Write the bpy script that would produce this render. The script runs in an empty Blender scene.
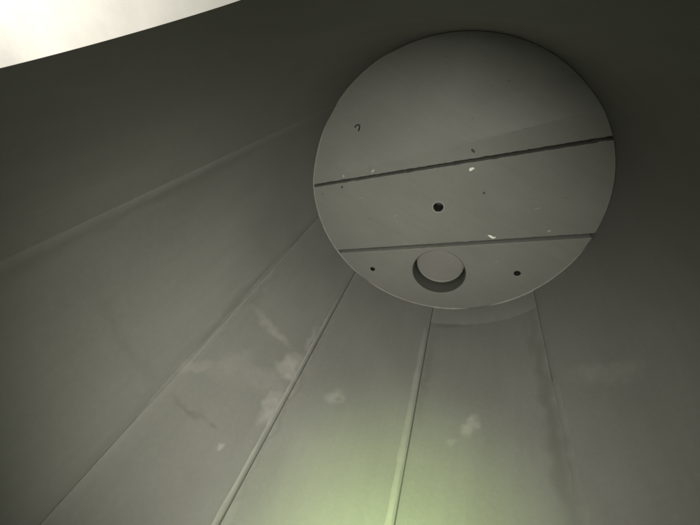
import bpy, bmesh, math, random
from mathutils import Matrix, Vector, noise
S = bpy.context.scene
C = S.collection
R = math.radians
rng = random.Random(7)

# ------------------------------------------------------------------ camera
# The drum lies along Y: its planked end at y = 0, the camera looks in from the
# oval hand hole in the upper wall, 0.67 m away from that end.
cam_d = bpy.data.cameras.new('camera'); cam = bpy.data.objects.new('camera', cam_d); C.objects.link(cam)
cam_d.sensor_width = 36; cam_d.lens = 36 * 320 / 700
cam_d.clip_start = 0.002; cam_d.clip_end = 60
rot = Matrix(((0.9468, -0.22871, 0.2264), (0.31734, 0.54667, -0.77488), (0.05346, 0.80551, 0.59017)))
cam.matrix_world = Matrix.Translation((0, -0.66864, 0.29173)) @ rot.to_4x4()
S.camera = cam
S.view_settings.view_transform = 'Standard'; S.view_settings.look = 'None'
S.cycles.max_bounces = 6; S.cycles.diffuse_bounces = 4
S.view_settings.gamma = 1; S.view_settings.exposure = 0.0

# ------------------------------------------------------------------ light
w = bpy.data.worlds.new('World'); S.world = w; w.use_nodes = True
w.node_tree.nodes['Background'].inputs[0].default_value = (0.93, 1.0, 0.78, 1)
w.node_tree.nodes['Background'].inputs[1].default_value = 0.05

def area(name, loc, target, size, power, col):
    d = bpy.data.lights.new(name, 'AREA'); d.shape = 'DISK'; d.size = size; d.energy = power; d.color = col
    o = bpy.data.objects.new(name, d); C.objects.link(o); o.location = loc
    o.rotation_euler = (Vector(target) - Vector(loc)).to_track_quat('-Z', 'Y').to_euler()
    return o
wlamp = area('window_lamp', (-0.24, -0.86, 1.18), (0.10, -0.56, -0.29), 0.60, 20, (0.66, 1.0, 0.30))
wlamp.data.spread = R(70)
area('wall_fill_lamp', (-4.2, -0.3, 2.3), (-4.0, 1.7, 0.6), 1.4, 165, (1.0, 0.98, 0.93))  # added lamp that brightens the plaster wall beyond the hand hole
# the small torch of the phone that took the picture, set back behind its lens under the upper wall to shape the falloff
fd = bpy.data.lights.new('phone_torch', 'SPOT'); fd.energy = 46; fd.color = (0.975, 1.0, 0.875)
fd.shadow_soft_size = 0.006; fd.spot_size = R(95); fd.spot_blend = 1.0
ft = bpy.data.objects.new('phone_torch', fd); C.objects.link(ft)
ft.location = (-0.005, -0.785, 0.2985)
ft.rotation_euler = Vector((-0.06, 0.715, -0.695)).to_track_quat('-Z', 'Y').to_euler()

# ------------------------------------------------------------------ materials
class NT:
    def __init__(s, name):
        s.m = bpy.data.materials.new(name); s.m.use_nodes = True
        s.t = s.m.node_tree; s.b = s.t.nodes['Principled BSDF']
    def n(s, kind, **kw):
        x = s.t.nodes.new(kind)
        for k, v in kw.items(): setattr(x, k, v)
        return x
    def l(s, a, b): s.t.links.new(a, b)
    def math(s, op, a, b=0.0, c=None):
        x = s.n('ShaderNodeMath', operation=op)
        for i, v in enumerate((a, b) if c is None else (a, b, c)):
            if isinstance(v, (int, float)): x.inputs[i].default_value = v
            else: s.l(v, x.inputs[i])
        return x.outputs[0]
    def noise(s, vec, scale, detail=4, rough=0.55, vscale=None):
        if vscale:
            mp = s.n('ShaderNodeMapping'); mp.inputs['Scale'].default_value = vscale; s.l(vec, mp.inputs[0]); vec = mp.outputs[0]
        x = s.n('ShaderNodeTexNoise'); x.inputs['Scale'].default_value = scale
        x.inputs['Detail'].default_value = detail; x.inputs['Roughness'].default_value = rough
        s.l(vec, x.inputs['Vector']); return x.outputs['Fac']
    def rng(s, v, a, b, c, d, smooth=False):
        x = s.n('ShaderNodeMapRange'); s.l(v, x.inputs[0])
        if smooth: x.interpolation_type = 'SMOOTHSTEP'
        for i, q in enumerate((a, b, c, d)): x.inputs[i + 1].default_value = q
        return x.outputs[0]
    def mix(s, f, a, b):
        x = s.n('ShaderNodeMix', data_type='RGBA')
        if isinstance(f, (int, float)): x.inputs[0].default_value = f
        else: s.l(f, x.inputs[0])
        for i, v in ((6, a), (7, b)):
            if isinstance(v, tuple): x.inputs[i].default_value = (*v, 1)
            else: s.l(v, x.inputs[i])
        return x.outputs[2]
    def bump(s, h, strength, dist, prev=None):
        x = s.n('ShaderNodeBump'); x.inputs['Strength'].default_value = strength; x.inputs['Distance'].default_value = dist
        s.l(h, x.inputs['Height'])
        if prev: s.l(prev, x.inputs['Normal'])
        return x.outputs[0]

def vary(col, k): return tuple(c * k for c in col)

def wall_material():
    q = NT('grey_drum_paint'); uv = q.n('ShaderNodeUVMap').outputs[0]
    big = q.noise(uv, 5, 3); streak = q.noise(uv, 9, 3, 0.6, (6, 0.7, 1)); fine = q.noise(uv, 140, 2, 0.6)
    base = (0.132, 0.126, 0.117)
    col = q.mix(q.rng(big, 0.3, 0.7, 0, 1), vary(base, 0.90), vary(base, 1.08))
    col = q.mix(q.rng(streak, 0.35, 0.75, 0, 0.45), col, vary(base, 0.84))
    col = q.mix(q.rng(fine, 0.42, 0.7, 0, 0.22), col, vary(base, 1.25))
    col = q.mix(q.rng(q.n('ShaderNodeObjectInfo').outputs['Random'], 0, 1, 0, 0.16), col, vary(base, 0.45))
    # hand-smeared filler: (theta deg, t, rotation deg, half length, half width, strength, tone)
    warp = q.n('ShaderNodeTexNoise'); warp.inputs['Scale'].default_value = 26; warp.inputs['Detail'].default_value = 3
    q.l(uv, warp.inputs['Vector'])
    off = q.n('ShaderNodeVectorMath', operation='SUBTRACT'); q.l(warp.outputs['Color'], off.inputs[0]); off.inputs[1].default_value = (0.5, 0.5, 0.5)
    sc = q.n('ShaderNodeVectorMath', operation='SCALE'); q.l(off.outputs[0], sc.inputs[0]); sc.inputs[3].default_value = 0.045
    ad = q.n('ShaderNodeVectorMath', operation='ADD'); q.l(uv, ad.inputs[0]); q.l(sc.outputs[0], ad.inputs[1]); wuv = ad.outputs[0]
    def blob(th, t, a, L, W, lo=0.0, hi=0.75):
        mp = q.n('ShaderNodeMapping', vector_type='TEXTURE')
        mp.inputs['Location'].default_value = (R(th) * 0.3, t, 0)
        mp.inputs['Rotation'].default_value = (0, 0, R(a)); mp.inputs['Scale'].default_value = (L, W, 1)
        q.l(wuv, mp.inputs[0])
        g = q.n('ShaderNodeTexGradient', gradient_type='SPHERICAL'); q.l(mp.outputs[0], g.inputs[0])
        return q.rng(g.outputs['Fac'], lo, hi, 0, 1, True)
    light = None
    spots = [(-138.5, 0.345, 60, 0.050, 0.026, 0.9), (-140, 0.425, 80, 0.045, 0.016, 0.75), (-125, 0.317, 5, 0.075, 0.014, 0.55),
             (-141.0, 0.265, 90, 0.05, 0.012, 0.5), (-159.1, 0.343, 60, 0.030, 0.020, 0.75), (151.7, 0.321, 70, 0.032, 0.016, 0.85),
             (158.5, 0.348, 30, 0.012, 0.008, 0.4), (109, 0.272, -28, 0.085, 0.026, 0.35), (-112.5, 0.46, 40, 0.045, 0.012, 0.35),
             (-134, 0.513, 20, 0.009, 0.007, 0.9), (-134, 0.40, 20, 0.09, 0.03, 0.25), (-120, 0.42, 60, 0.06, 0.02, 0.25)]
    for th, t, a, L, W, k in spots:
        m = q.math('MULTIPLY', blob(th, t, a, L, W), k)
        light = m if light is None else q.math('MAXIMUM', light, m)
    hole = blob(-160.2, 0.343, 60, 0.012, 0.008)
    light = q.math('MULTIPLY', light, q.math('SUBTRACT', 1.0, q.math('MULTIPLY', hole, 0.9)))
    light = q.math('MULTIPLY', light, q.rng(q.noise(uv, 60, 2), 0.3, 0.6, 0.5, 1))
    col = q.mix(q.math('MULTIPLY', light, 0.55), col, (0.26, 0.247, 0.23))
    dark = None  # dark streaks on the wall, plus shade painted in along the joints
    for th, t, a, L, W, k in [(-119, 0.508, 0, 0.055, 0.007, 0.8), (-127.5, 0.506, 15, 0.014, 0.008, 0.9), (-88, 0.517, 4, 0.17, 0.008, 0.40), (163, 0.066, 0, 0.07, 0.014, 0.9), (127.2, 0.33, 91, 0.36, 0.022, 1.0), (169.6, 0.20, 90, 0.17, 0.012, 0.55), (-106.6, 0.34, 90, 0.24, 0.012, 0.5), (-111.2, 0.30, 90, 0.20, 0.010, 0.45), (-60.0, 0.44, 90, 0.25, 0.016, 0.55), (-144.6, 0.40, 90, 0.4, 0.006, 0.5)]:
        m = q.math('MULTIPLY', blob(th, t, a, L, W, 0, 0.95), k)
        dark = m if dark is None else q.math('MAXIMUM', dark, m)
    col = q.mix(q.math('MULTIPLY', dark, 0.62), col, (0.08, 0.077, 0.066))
    q.l(col, q.b.inputs['Base Color'])
    q.l(q.rng(big, 0.3, 0.7, 0.50, 0.66), q.b.inputs['Roughness'])
    q.b.inputs['Specular IOR Level'].default_value = 0.35
    q.l(q.bump(q.noise(uv, 38, 3, 0.7), 0.09, 0.002), q.b.inputs['Normal'])
    return q.m

def flat_paint(name, base, rough=0.6, amp=0.08, scale=7, streak_dir=None, fine_b=0.12):
    q = NT(name); co = q.n('ShaderNodeTexCoord').outputs['Object']
    big = q.noise(co, scale, 3); fine = q.noise(co, 160, 4, 0.6)
    col = q.mix(q.rng(big, 0.3, 0.7, 0, 1), vary(base, 1 - amp), vary(base, 1 + amp))
    col = q.mix(q.rng(fine, 0.45, 0.75, 0, 0.25), col, vary(base, 1.22))
    if streak_dir is not None:
        mp = q.n('ShaderNodeMapping'); mp.inputs['Rotation'].default_value = (0, streak_dir, 0); q.l(co, mp.inputs[0])
        st = q.noise(mp.outputs[0], 10, 5, 0.6, (0.6, 1, 7))
        col = q.mix(q.rng(st, 0.4, 0.75, 0, 0.4), col, vary(base, 0.82))
        spk = q.noise(co, 75, 2)
        col = q.mix(q.rng(spk, 0.715, 0.76, 0, 0.5), col, vary(base, 0.45))
    q.l(col, q.b.inputs['Base Color']); q.b.inputs['Roughness'].default_value = rough
    q.b.inputs['Specular IOR Level'].default_value = 0.35
    q.l(q.bump(fine, fine_b, 0.001, q.bump(big, 0.15, 0.006)), q.b.inputs['Normal'])
    return q.m

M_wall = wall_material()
M_plank = flat_paint('grey_plank_paint', (0.132, 0.126, 0.116), 0.55, 0.08, 6, R(-19))
M_rim_pale = flat_paint('pale_rim_and_highlight', (0.18,0.172,0.158), 0.7, 0.10, 20)  # pale hole rim, also the painted highlight round the planked end
M_sleeve = flat_paint('dark_grey_sleeve', (0.06, 0.059, 0.054), 0.45, 0.08, 12)  # darker grey for the inner wall of the large hole
M_plug = flat_paint('plug_paint', (0.155, 0.146, 0.136), 0.5, 0.05, 18)
M_dark = flat_paint('dark_cavity_board', (0.035, 0.034, 0.03), 0.8, 0.2, 20)
M_batten = flat_paint('joint_strip', (0.045, 0.043, 0.04), 0.7, 0.1, 20)
M_chip = flat_paint('bare_white_chip', (0.62, 0.60, 0.55), 0.7, 0.05, 50)
M_iron_shade = flat_paint('iron_and_hole_shade', (0.016, 0.0155, 0.014), 0.6, 0.1, 40)  # iron of the staple, also the shade painted inside the small holes
M_plaster = flat_paint('white_plaster', (0.80, 0.775, 0.71), 0.85, 0.05, 5.5)
M_floor = flat_paint('concrete', (0.36, 0.35, 0.33), 0.85, 0.12, 4)

# ------------------------------------------------------------------ helpers
def obj(name, verts, faces, mat, parent=None, uvs=None, smooth=False):
    me = bpy.data.meshes.new(name); me.from_pydata(verts, [], faces)
    if uvs:
        lay = me.uv_layers.new(name='UVMap')
        for lp in me.loops: lay.data[lp.index].uv = uvs[lp.vertex_index]
    bm = bmesh.new(); bm.from_mesh(me); bmesh.ops.recalc_face_normals(bm, faces=bm.faces); bm.to_mesh(me); bm.free()
    if smooth: 
        for p in me.polygons: p.use_smooth = True
        me.set_sharp_from_angle(angle=R(28))
    me.materials.append(mat)
    o = bpy.data.objects.new(name, me); C.objects.link(o)
    if parent: o.parent = parent
    return o
def cyl(th, t, r): return (r * math.sin(R(th)), -t, r * math.cos(R(th)))

def loft(rings, closed=True):
    """rings of equal length -> verts, faces with caps"""
    n = len(rings[0]); V = [p for r in rings for p in r]; F = []
    for i in range(len(rings) - 1):
        for j in range(n if closed else n - 1):
            a, b = i * n + j, i * n + (j + 1) % n
            F.append((a, b, b + n, a + n))
    F.append(tuple(range(n))); F.append(tuple(range((len(rings) - 1) * n, len(rings) * n)))
    return V, F

# ------------------------------------------------------------------ setting outside the drum
RAD = 0.30
fl = obj('ground', [(-4, -4, -0.3095), (4, -4, -0.3095), (4, 2.2, -0.3095), (-4, 2.2, -0.3095)], [(0, 1, 2, 3)], M_floor); fl['kind'] = 'structure'
V, F = [], []
NX, NZ = 120, 40
for i in range(NX + 1):
    for j in range(NZ + 1):
        x = -11 + 16 * i / NX; z = -0.31 + 3.6 * j / NZ
        V.append((x, 1.7 + 0.012 * noise.noise(Vector((x * 2.2, z * 2.2, 3))), z))
for i in range(NX):
    for j in range(NZ):
        a = i * (NZ + 1) + j; F.append((a, a + 1, a + NZ + 2, a + NZ + 1))
wl = obj('wall', V, F, M_plaster, smooth=True); wl['kind'] = 'structure'

# ------------------------------------------------------------------ the drum
drum = bpy.data.objects.new('drum', None); C.objects.link(drum); drum.location = (0, 0, 0)
drum['label'] = 'large round dark grey drum seen from inside, with long wall panels and planked end'
drum['category'] = 'drum'
T0, T1 = -0.034, 1.30
TH = 0.003
GAP = 0.22          # degrees left open at each panel edge

def panel(th0, th1, depth=0.0, g0=GAP, g1=GAP, T0=T0):
    th0 += g0; th1 -= g1
    ri, ro = RAD + depth, RAD + depth + TH
    n = max(6, int((th1 - th0) / 2.5)); ch = 0.25
    rings, uv = [], []
    NT_ = 40
    for k in range(NT_ + 1):
        t = T0 + (T1 - T0) * k / NT_
        w0 = 0.10 * noise.noise(Vector((th0, t * 9, 1))); w1 = 0.10 * noise.noise(Vector((th1, t * 9, 5)))
        a0, a1 = th0 + w0, th1 + w1
        ring = []; 
        def put(th, r):
            rr = r + 0.0006 * noise.noise(Vector((th * 0.06, t * 5, 2)))
            ring.append(cyl(th, t, rr)); uv.append((R(th) * 0.3, t))
        put(a0, ri + 0.0005)
        for j in range(n + 1): put(a0 + ch + (a1 - a0 - 2 * ch) * j / n, ri)
        put(a1, ri + 0.0005); put(a1, ro)
        for j in range(1, n): put(a1 + (a0 - a1) * j / n, ro)
        put(a0, ro)
        rings.append(ring)
    V, F = loft(rings)
    return obj('wall_panel', V, F, M_wall, drum, uv, True)

def u_wrap(th): return th
seams = [-57.0, -108.6, -143.6, -188.4, -235.4, -287.0, -338.0]
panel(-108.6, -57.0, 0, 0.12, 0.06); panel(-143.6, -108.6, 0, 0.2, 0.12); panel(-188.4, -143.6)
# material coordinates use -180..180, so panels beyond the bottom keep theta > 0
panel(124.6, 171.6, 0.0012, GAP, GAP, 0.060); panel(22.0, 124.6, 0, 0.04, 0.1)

# the panel with the oval hand hole
def hatch_panel(th0, th1):
    th0 += 0.06; th1 -= 0.04
    cx, ct, ax, at_ = -13.1, 0.709, 0.076 / RAD * 180 / math.pi, 0.122
    N, Mr = 160, 10
    V, F, uv = [], [], []
    def rect(phi):
        dx, dt = math.cos(phi), math.sin(phi)
        s = 1e9
        if dx > 1e-9: s = min(s, (th1 - cx) / (dx * ax))
        if dx < -1e-9: s = min(s, (th0 - cx) / (dx * ax))
        if dt > 1e-9: s = min(s, (T1 - ct) / (dt * at_))
        if dt < -1e-9: s = min(s, (T0 - ct) / (dt * at_))
        return s
    phis = [2 * math.pi * i / N for i in range(N)]
    for cth in (th0, th1):
        for ctt in (T0, T1):
            phis.append(math.atan2((ctt - ct) / at_, (cth - cx) / ax) % (2 * math.pi))
    phis.sort(); N = len(phis)
    def skin(r, s0):
        base = len(V)
        for phi in phis:
            sm = rect(phi)
            for k in range(Mr + 1):
                f = k / Mr; s = s0 + (sm - s0) * f ** 1.6
                th = cx + math.cos(phi) * ax * s; t = ct + math.sin(phi) * at_ * s
                V.append(cyl(th, t, r)); uv.append((R(th) * 0.3, t))
        for i in range(N):
            for k in range(Mr):
                a = base + i * (Mr + 1) + k; b = base + ((i + 1) % N) * (Mr + 1) + k
                F.append((a, b, b + 1, a + 1))
        return base
    b0 = skin(RAD, 1.0); b1 = skin(RAD + TH, 1.14)
    for i in range(N):
        i2 = (i + 1) % N
        for k in (0, Mr):
            F.append((b0 + i * (Mr + 1) + k, b0 + i2 * (Mr + 1) + k, b1 + i2 * (Mr + 1) + k, b1 + i * (Mr + 1) + k))
    o = obj('wall_panel', V, F, M_wall, drum, uv, True)
    o['label'] = 'upper wall panel with an oval hand hole cut through it'
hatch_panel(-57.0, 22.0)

# strips behind the joints
for th in (-57.0, -108.6, -143.6, 171.6, 124.6, 22.0):
    rings = []
    for k in range(9):
        t = T0 + (T1 - T0) * k / 8
        rings.append([cyl(th + a, t, r) for a, r in ((-2.2, 0.3031), (0, 0.3029), (2.2, 0.3031), (2.2, 0.3062), (0, 0.3062), (-2.2, 0.3062))])
    V, F = loft(rings); obj('joint_strip', V, F, M_batten, drum)

# smeared filler beads along the joints: (centre theta, offset deg, half width near end, half width near camera, height, t start, t end)
def bead(th, w0, w1, h, ta, tb, seed, mat=None, base=RAD):
    wob = 0.3 if seed == 6.0 else 1.0
    rings = []; uv = []
    n = 70
    for k in range(n + 1):
        f = k / n; t = ta + (tb - ta) * f
        w = (w0 + (w1 - w0) * f) * (1 + wob * 0.6 * noise.noise(Vector((t * 22, seed, 0))) + wob * 0.35 * noise.noise(Vector((t * 75, seed, 4))))
        w *= min(1, 0.15 + 12 * min(f, 1 - f))
        hh = h * (1 + wob * 0.5 * noise.noise(Vector((t * 30, seed, 9)))) * min(1, 0.1 + 10 * min(f, 1 - f))
        c = th + 0.12 * noise.noise(Vector((t * 12, seed, 2)))
        ring = []
        for j in range(7):
            a = -1 + 2 * j / 6
            ring.append(cyl(c + a * w, t, base + 0.0004 - hh * (1 - a * a) ** 0.8)); uv.append((R(c) * 0.3, t))
        ring += [cyl(c + w, t, base + 0.0012), cyl(c - w, t, base + 0.0012)]; uv += [(R(c) * 0.3, t)] * 2
        rings.append(ring)
    V, F = loft(rings)
    return obj('filler_bead', V, F, mat or M_rim_pale, drum, uv, True)
M_seam = flat_paint('painted_filler', (0.155, 0.148, 0.136), 0.65, 0.10, 16)
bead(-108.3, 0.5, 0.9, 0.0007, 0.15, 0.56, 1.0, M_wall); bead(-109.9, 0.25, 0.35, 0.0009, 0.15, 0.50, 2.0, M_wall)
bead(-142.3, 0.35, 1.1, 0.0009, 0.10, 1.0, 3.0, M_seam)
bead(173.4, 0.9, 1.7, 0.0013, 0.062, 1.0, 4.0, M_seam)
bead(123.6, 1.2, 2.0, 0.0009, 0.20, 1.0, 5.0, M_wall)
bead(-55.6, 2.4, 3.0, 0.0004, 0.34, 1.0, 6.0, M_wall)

# short strip that closes the wall between the planked end and the set-back panel, and the plain end behind the camera
rings = []; uv = []
for k in range(61):
    th = 124.8 + 46.6 * k / 60; ring = []
    e = 0.0590 + 0.0012 * noise.noise(Vector((th * 0.25, 0, 3)))
    for t, r in ((-0.034, 0.301), (e - 0.0002, 0.301), (e, 0.3011), (e, 0.3062), (-0.034, 0.3062)):
        ring.append(cyl(th, t, r)); uv.append((R(th) * 0.3, t))
    rings.append(ring)
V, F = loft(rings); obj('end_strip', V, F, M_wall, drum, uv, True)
for nm, y, th_, mat in (('end_plate', 1.302, 0.01, M_dark), ('backing_board', 0.0345, 0.006, M_dark)):
    r = 0.3075
    V, F = loft([[(r * math.cos(2 * math.pi * i / 96), yy, r * math.sin(2 * math.pi * i / 96)) for i in range(96)] for yy in (y, y + th_)])
    if nm == 'end_plate': obj(nm, V, F, mat, drum)

# ------------------------------------------------------------------ planked end
def solid(name, loops, thick, bevel, mat, parent, y=0.0):
    """outlines (outer, then holes) in head coordinates (x, z) -> a bevelled board, front face at y"""
    cu = bpy.data.curves.new(name, 'CURVE'); cu.dimensions = '2D'; cu.fill_mode = 'BOTH'
    cu.extrude = thick / 2 - bevel; cu.bevel_depth = bevel; cu.bevel_resolution = 1; cu.offset = -bevel
    for L in loops:
        sp = cu.splines.new('POLY'); sp.points.add(len(L) - 1); sp.use_cyclic_u = True
        for p, c in zip(sp.points, L): p.co = (c[0], c[1], 0, 1)
    tmp = bpy.data.objects.new('tmp', cu); C.objects.link(tmp)
    me = bpy.data.meshes.new_from_object(tmp.evaluated_get(bpy.context.evaluated_depsgraph_get()))
    bpy.data.objects.remove(tmp)
    # curve (x, y, z) -> world (x, y + thick/2 - z, y)
    for v in me.vertices: v.co = (v.co.x, y + thick / 2 - v.co.z, v.co.y)
    bm = bmesh.new(); bm.from_mesh(me); bmesh.ops.remove_doubles(bm, verts=bm.verts, dist=1e-6)
    bmesh.ops.recalc_face_normals(bm, faces=bm.faces); bm.to_mesh(me); bm.free()
    me.materials.clear(); me.materials.append(mat); me.name = name
    o = bpy.data.objects.new(name, me); C.objects.link(o); o.parent = parent
    return o
A = math.atan(0.340)                       # the boards run 19 degrees off level
def pq(p, q): return (p * math.cos(A) - q * math.sin(A), p * math.sin(A) + q * math.cos(A))
HR = 0.2996
def board(q0, q1, seed, rag0=0.0, rag1=0.0):
    """outline of the strip q0 < q < q1 of the round end, with slightly ragged straight edges"""
    L = []
    def arc(qa, qb, side):
        a, b = math.asin(max(-1, min(1, qa / HR))), math.asin(max(-1, min(1, qb / HR)))
        for i in range(41):
            g = a + (b - a) * i / 40; L.append(pq(side * HR * math.cos(g), HR * math.sin(g)))
    def edge(q, sgn, rag, sd):
        h = math.sqrt(HR * HR - q * q); n = 150
        for i in range(1, n):
            p = sgn * (-h + 2 * h * i / n)
            L.append(pq(p, q + rag * (noise.noise(Vector((p * 60, sd, 0))) + 0.8 * noise.noise(Vector((p * 190, sd, 7))))))
    lo = max(q0, -HR); hi = min(q1, HR)
    arc(lo, hi, 1)
    if hi < HR: edge(hi, -1, rag1, seed)
    arc(hi, lo, -1)
    if lo > -HR: edge(lo, 1, rag0, seed + 3)
    out = []
    for p in L:
        if not out or (p[0] - out[-1][0]) ** 2 + (p[1] - out[-1][1]) ** 2 > 1e-9: out.append(p)
    if (out[0][0] - out[-1][0]) ** 2 + (out[0][1] - out[-1][1]) ** 2 < 1e-9: out.pop()
    return out
def circ(c, r, n=40, wob=0.0): return [(c[0] + (r + wob * noise.noise(Vector((math.cos(2 * math.pi * i / n) * 2, math.sin(2 * math.pi * i / n) * 2, c[0] * 9)))) * math.cos(2 * math.pi * i / n), c[1] + (r + wob * noise.noise(Vector((math.cos(2 * math.pi * i / n) * 2, math.sin(2 * math.pi * i / n) * 2, c[0] * 9)))) * math.sin(2 * math.pi * i / n)) for i in range(n)]
Q1 = 0.0782; Q2 = -0.1075                   # where the two joints lie across the boards
TK = 0.034
top = solid('plank', [board(Q1 + 0.0038, 9, 1, 0.0012)], TK, 0.0009, M_plank, drum)
mid_c = (-0.0033, -0.0131)
mid = solid('plank', [board(Q2 + 0.0055, Q1 - 0.0032, 11, 0.0010, 0.0015), circ(mid_c, 0.0108, 32, 0.0006)], TK, 0.0009, M_plank, drum)
HOLE = (0.0335, -0.1835); HRAD = 0.0640
low = solid('plank', [board(-9, Q2 - 0.0046, 21, 0, 0.0006), circ(HOLE, HRAD, 96), circ((-0.1319, -0.222), 0.0066, 24, 0.0012), circ((0.2005, -0.1365), 0.0072, 24, 0.0012)], TK, 0.0009, M_plank, drum)
top['label'] = 'upper rounded plank with a shallow sloping lower band'
mid['label'] = 'middle plank with one small central hole'
low['label'] = 'lower rounded plank with a large plugged hole'
# the lower band of the upper plank slopes back towards the joint
bm = bmesh.new(); bm.from_mesh(top.data)
nrm = Vector((-0.42, 0, 1)).normalized(); pt = Vector((0, 0, 0.1185))
bmesh.ops.triangulate(bm, faces=[f for f in bm.faces if len(f.verts) > 4])
bmesh.ops.bisect_plane(bm, geom=bm.verts[:] + bm.edges[:] + bm.faces[:], plane_co=pt, plane_no=nrm)
for k in range(1, 7):
    bmesh.ops.bisect_plane(bm, geom=bm.verts[:] + bm.edges[:] + bm.faces[:], plane_co=pt + nrm * (k * 0.02), plane_no=nrm)
for k in range(-14, 15):
    bmesh.ops.bisect_plane(bm, geom=bm.verts[:] + bm.edges[:] + bm.faces[:], plane_co=(k * 0.02, 0, 0), plane_no=(1, 0, 0.1))
def cup(x, z):
    d = ((x - pt.x) * nrm.x + (z - pt.z) * nrm.z)
    if d <= 0: return 0.0
    u = x + 0.12 * z
    side = 0.095 * (math.sqrt(u * u + 0.0009) - 0.03) * (1.0 if u > 0 else 0.45)
    return 0.05 * d + side * min(1.0, d / 0.06)
for v in bm.verts:
    if v.co.y < TK * 0.6: v.co.y += cup(v.co.x, v.co.z)      # the board is cupped away above its flat lower band
bm.to_mesh(top.data); bm.free()
for p in top.data.polygons: p.use_smooth = True
top.data.set_sharp_from_angle(angle=R(9))
# shallow grey filler at the bottom of the lower joint, dark board at the back of everything
V, F = [], []
for q in (Q2 - 0.0065, Q2 + 0.0075):
    h = 0.276
    for p in (-h, h):
        for y in (0.011, 0.016): x, z = pq(p, q); V.append((x, y, z))
obj('joint_filler', V, [(0, 1, 3, 2), (4, 5, 7, 6), (0, 1, 5, 4), (2, 3, 7, 6), (0, 2, 6, 4), (1, 3, 7, 5)], M_batten, drum)
solid('backing_board', [circ((0, 0), 0.3045, 128), circ(HOLE, HRAD + 0.002, 64)], 0.008, 0.0005, M_dark, drum, TK + 0.0008)

# sleeve and plug of the large hole
def lathe(name, prof, c, mat, n=96, parent=drum):
    V = []; F = []; m = len(prof)
    for i in range(n):
        a = 2 * math.pi * i / n
        for r, y in prof: V.append((c[0] + r * math.cos(a), y, c[1] + r * math.sin(a)))
    for i in range(n):
        for j in range(m - 1):
            a = i * m + j; b = ((i + 1) % n) * m + j; F.append((a, b, b + 1, a + 1))
    if prof[0][0] > 1e-6 or prof[-1][0] > 1e-6:
        if abs(prof[0][0] - prof[-1][0]) < 1e-9 and abs(prof[0][1] - prof[-1][1]) < 1e-9: pass
    o = obj(name, V, F, mat, parent, None, True)
    bm = bmesh.new(); bm.from_mesh(o.data); bmesh.ops.remove_doubles(bm, verts=bm.verts, dist=1e-6)
    bmesh.ops.recalc_face_normals(bm, faces=bm.faces); bm.to_mesh(o.data); bm.free()
    return o
rr = HRAD - 0.0004
lathe('hole_sleeve', [(rr, 0.0022), (rr - 0.0012, 0.0018), (rr - 0.0012, 0.060), (rr, 0.060), (rr, 0.0022)], HOLE, M_sleeve)
pr = 0.0582
PY = 0.040
plug = lathe('plug', [(0, PY), (pr * 0.92, PY), (pr * 0.955, PY - 0.0022), (pr * 0.98, PY - 0.0026), (pr * 0.995, PY - 0.0018), (pr, PY), (pr, 0.056), (0, 0.056)], HOLE, M_plug)
plug['label'] = 'recessed round plug closing the large hole'
lathe('sleeve_cap', [(0, 0.0605), (HRAD + 0.003, 0.0605), (HRAD + 0.003, 0.064), (0, 0.064)], HOLE, M_dark)
lathe('hole_rim', [(0.0109, 0.0016), (0.0114, -0.0004), (0.0132, -0.0005), (0.0140, 0.0002), (0.0138, 0.0010), (0.0109, 0.0016)], mid_c, M_rim_pale, 40, mid)

for c, r, par in ((mid_c, 0.0105, mid), ((-0.1319, -0.222), 0.0063, low), ((0.2005, -0.1365), 0.0069, low)):
    lathe('hole_shade', [(r, 0.0012), (r - 0.0008, 0.0012), (r - 0.0010, 0.033), (r, 0.033), (r, 0.0012)], c, M_iron_shade, 32, par)  # dark tubes added to paint shade into the small holes
# thin pale line, a painted-in rim highlight where the planks meet the wall
for a0, a1, sd in ((-150, -62, 1), (-205, -151, 2), (-262, -215, 3), (-58, -30, 4)):
    rings = []; n = 90
    for k in range(n + 1):
        f = k / n; th = a0 + (a1 - a0) * f
        w = 0.0013 * (1 + 0.5 * noise.noise(Vector((th * 0.35, sd, 0)))) * min(1, 0.05 + 8 * min(f, 1 - f))
        yc = cup(HR * math.sin(R(th)), HR * math.cos(R(th)))
        rings.append([cyl(th, -y - yc, r) for r, y in ((0.3014, -w * 1.3), (0.3 - w * 0.6, -w), (0.3 - w * 1.5, 0.0002), (0.3 - w * 1.5, 0.002), (0.3014, 0.002))])
    V, F = loft(rings); obj('edge_highlight', V, F, M_rim_pale, drum, None, True)
# chips and marks
def chip(x, z, r, parent, seed, mat=M_chip, squash=0.8, y=-0.0002):
    g = random.Random(seed); n = 9; ang = g.uniform(0, 3.1)
    L = []
    for i in range(n):
        a = 2 * math.pi * i / n; k = r * g.uniform(0.55, 1.15)
        px, pz = k * math.cos(a), k * math.sin(a) * squash
        L.append((x + px * math.cos(ang) - pz * math.sin(ang), z + px * math.sin(ang) + pz * math.cos(ang)))
    V = [(a, y - 0.0006, b) for a, b in L] + [(x + (a - x) * 1.15, y + 0.001, z + (b - z) * 1.15) for a, b in L]
    F = [tuple(range(n))] + [(i, (i + 1) % n, n + (i + 1) % n, n + i) for i in range(n)]
    return obj('paint_chip', V, F, mat, parent)
M_dull = flat_paint('dull_chip', (0.25, 0.24, 0.22), 0.7, 0.05, 50)
M_pit = flat_paint('dark_pit', (0.04, 0.039, 0.034), 0.8, 0.1, 50)
chip(0.0421, 0.0795, 0.0052, mid, 1); chip(0.1197, -0.0578, 0.0062, mid, 2, M_chip, 0.5); chip(0.1265, -0.0590, 0.004, mid, 8, M_chip, 0.5)
chip(0.2215, -0.0195, 0.0046, mid, 3, M_dull, 0.5)
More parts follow.
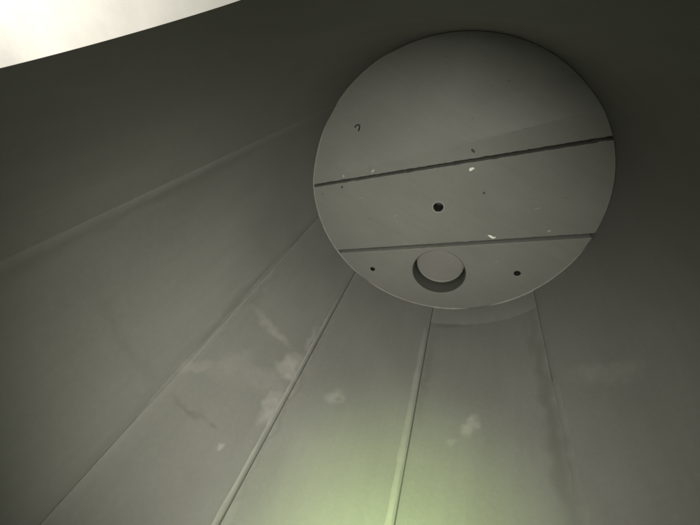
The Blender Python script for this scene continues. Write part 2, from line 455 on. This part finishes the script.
chip(-0.1569, 0.0433, 0.0055, top, 4, M_dull, 0.6, -0.0002); chip(-0.224, 0.0185, 0.0035, top, 5, M_dull, 0.6, -0.0002)
chip(0.0356, 0.114, 0.0050, top, 6, M_pit, 0.6, -0.0002); chip(0.0784, 0.0358, 0.0036, mid, 7, M_pit); chip(-0.2269, -0.0079, 0.0038, mid, 9, M_pit)
# short scuffs scratched into the boards
for k in range(10):
    g = random.Random(100 + k); par = (mid, low, mid)[k % 3]
    if par is mid: p, q = g.uniform(-0.24, 0.24), g.uniform(-0.09, 0.06)
    else: p, q = g.choice((g.uniform(-0.16, -0.10), g.uniform(0.03, 0.16))), g.uniform(-0.19, -0.125)
    L = g.uniform(0.008, 0.035); a = A + g.gauss(0, 0.35); x, z = pq(p, q); w = g.uniform(0.0003, 0.0007)
    dx, dz = math.cos(a) * L / 2, math.sin(a) * L / 2; nx, nz = -math.sin(a) * w, math.cos(a) * w
    if math.hypot(x - HOLE[0], z - HOLE[1]) < HRAD + 0.025 or math.hypot(x, z) > 0.275: continue
    V = [(x - dx, 0.0004, z - dz), (x + nx, -0.0002, z + nz), (x + dx, 0.0004, z + dz), (x - nx, -0.0002, z - nz), (x, 0.001, z)]
    obj('scuff', V, [(0, 1, 3), (1, 2, 3), (0, 1, 4), (1, 2, 4), (2, 3, 4), (3, 0, 4)], M_dull if g.random() < 0.6 else M_pit, par)
# bent staple in the upper plank
V = []; rings = []
for i in range(15):
    f = i / 14
    if f < 0.7: a = R(200 - 230 * f / 0.7); c = Vector((-0.2016 + 0.0048 * math.cos(a), 0, 0.1262 + 0.0042 * math.sin(a)))
    else: g = (f - 0.7) / 0.3; a = R(-30); c = Vector((-0.2016 + 0.0048 * math.cos(a) - 0.001 * g, 0, 0.1262 + 0.0042 * math.sin(a) - 0.005 * g))
    rings.append([(c.x + 0.0018 * math.cos(b), cup(c.x, c.z) - 0.0004 + 0.0016 * math.sin(b), c.z + 0.0018 * math.sin(b + 0.7)) for b in (0, 1.57, 3.14, 4.71)])
V, F = loft(rings); obj('staple', V, F, M_iron_shade, top)
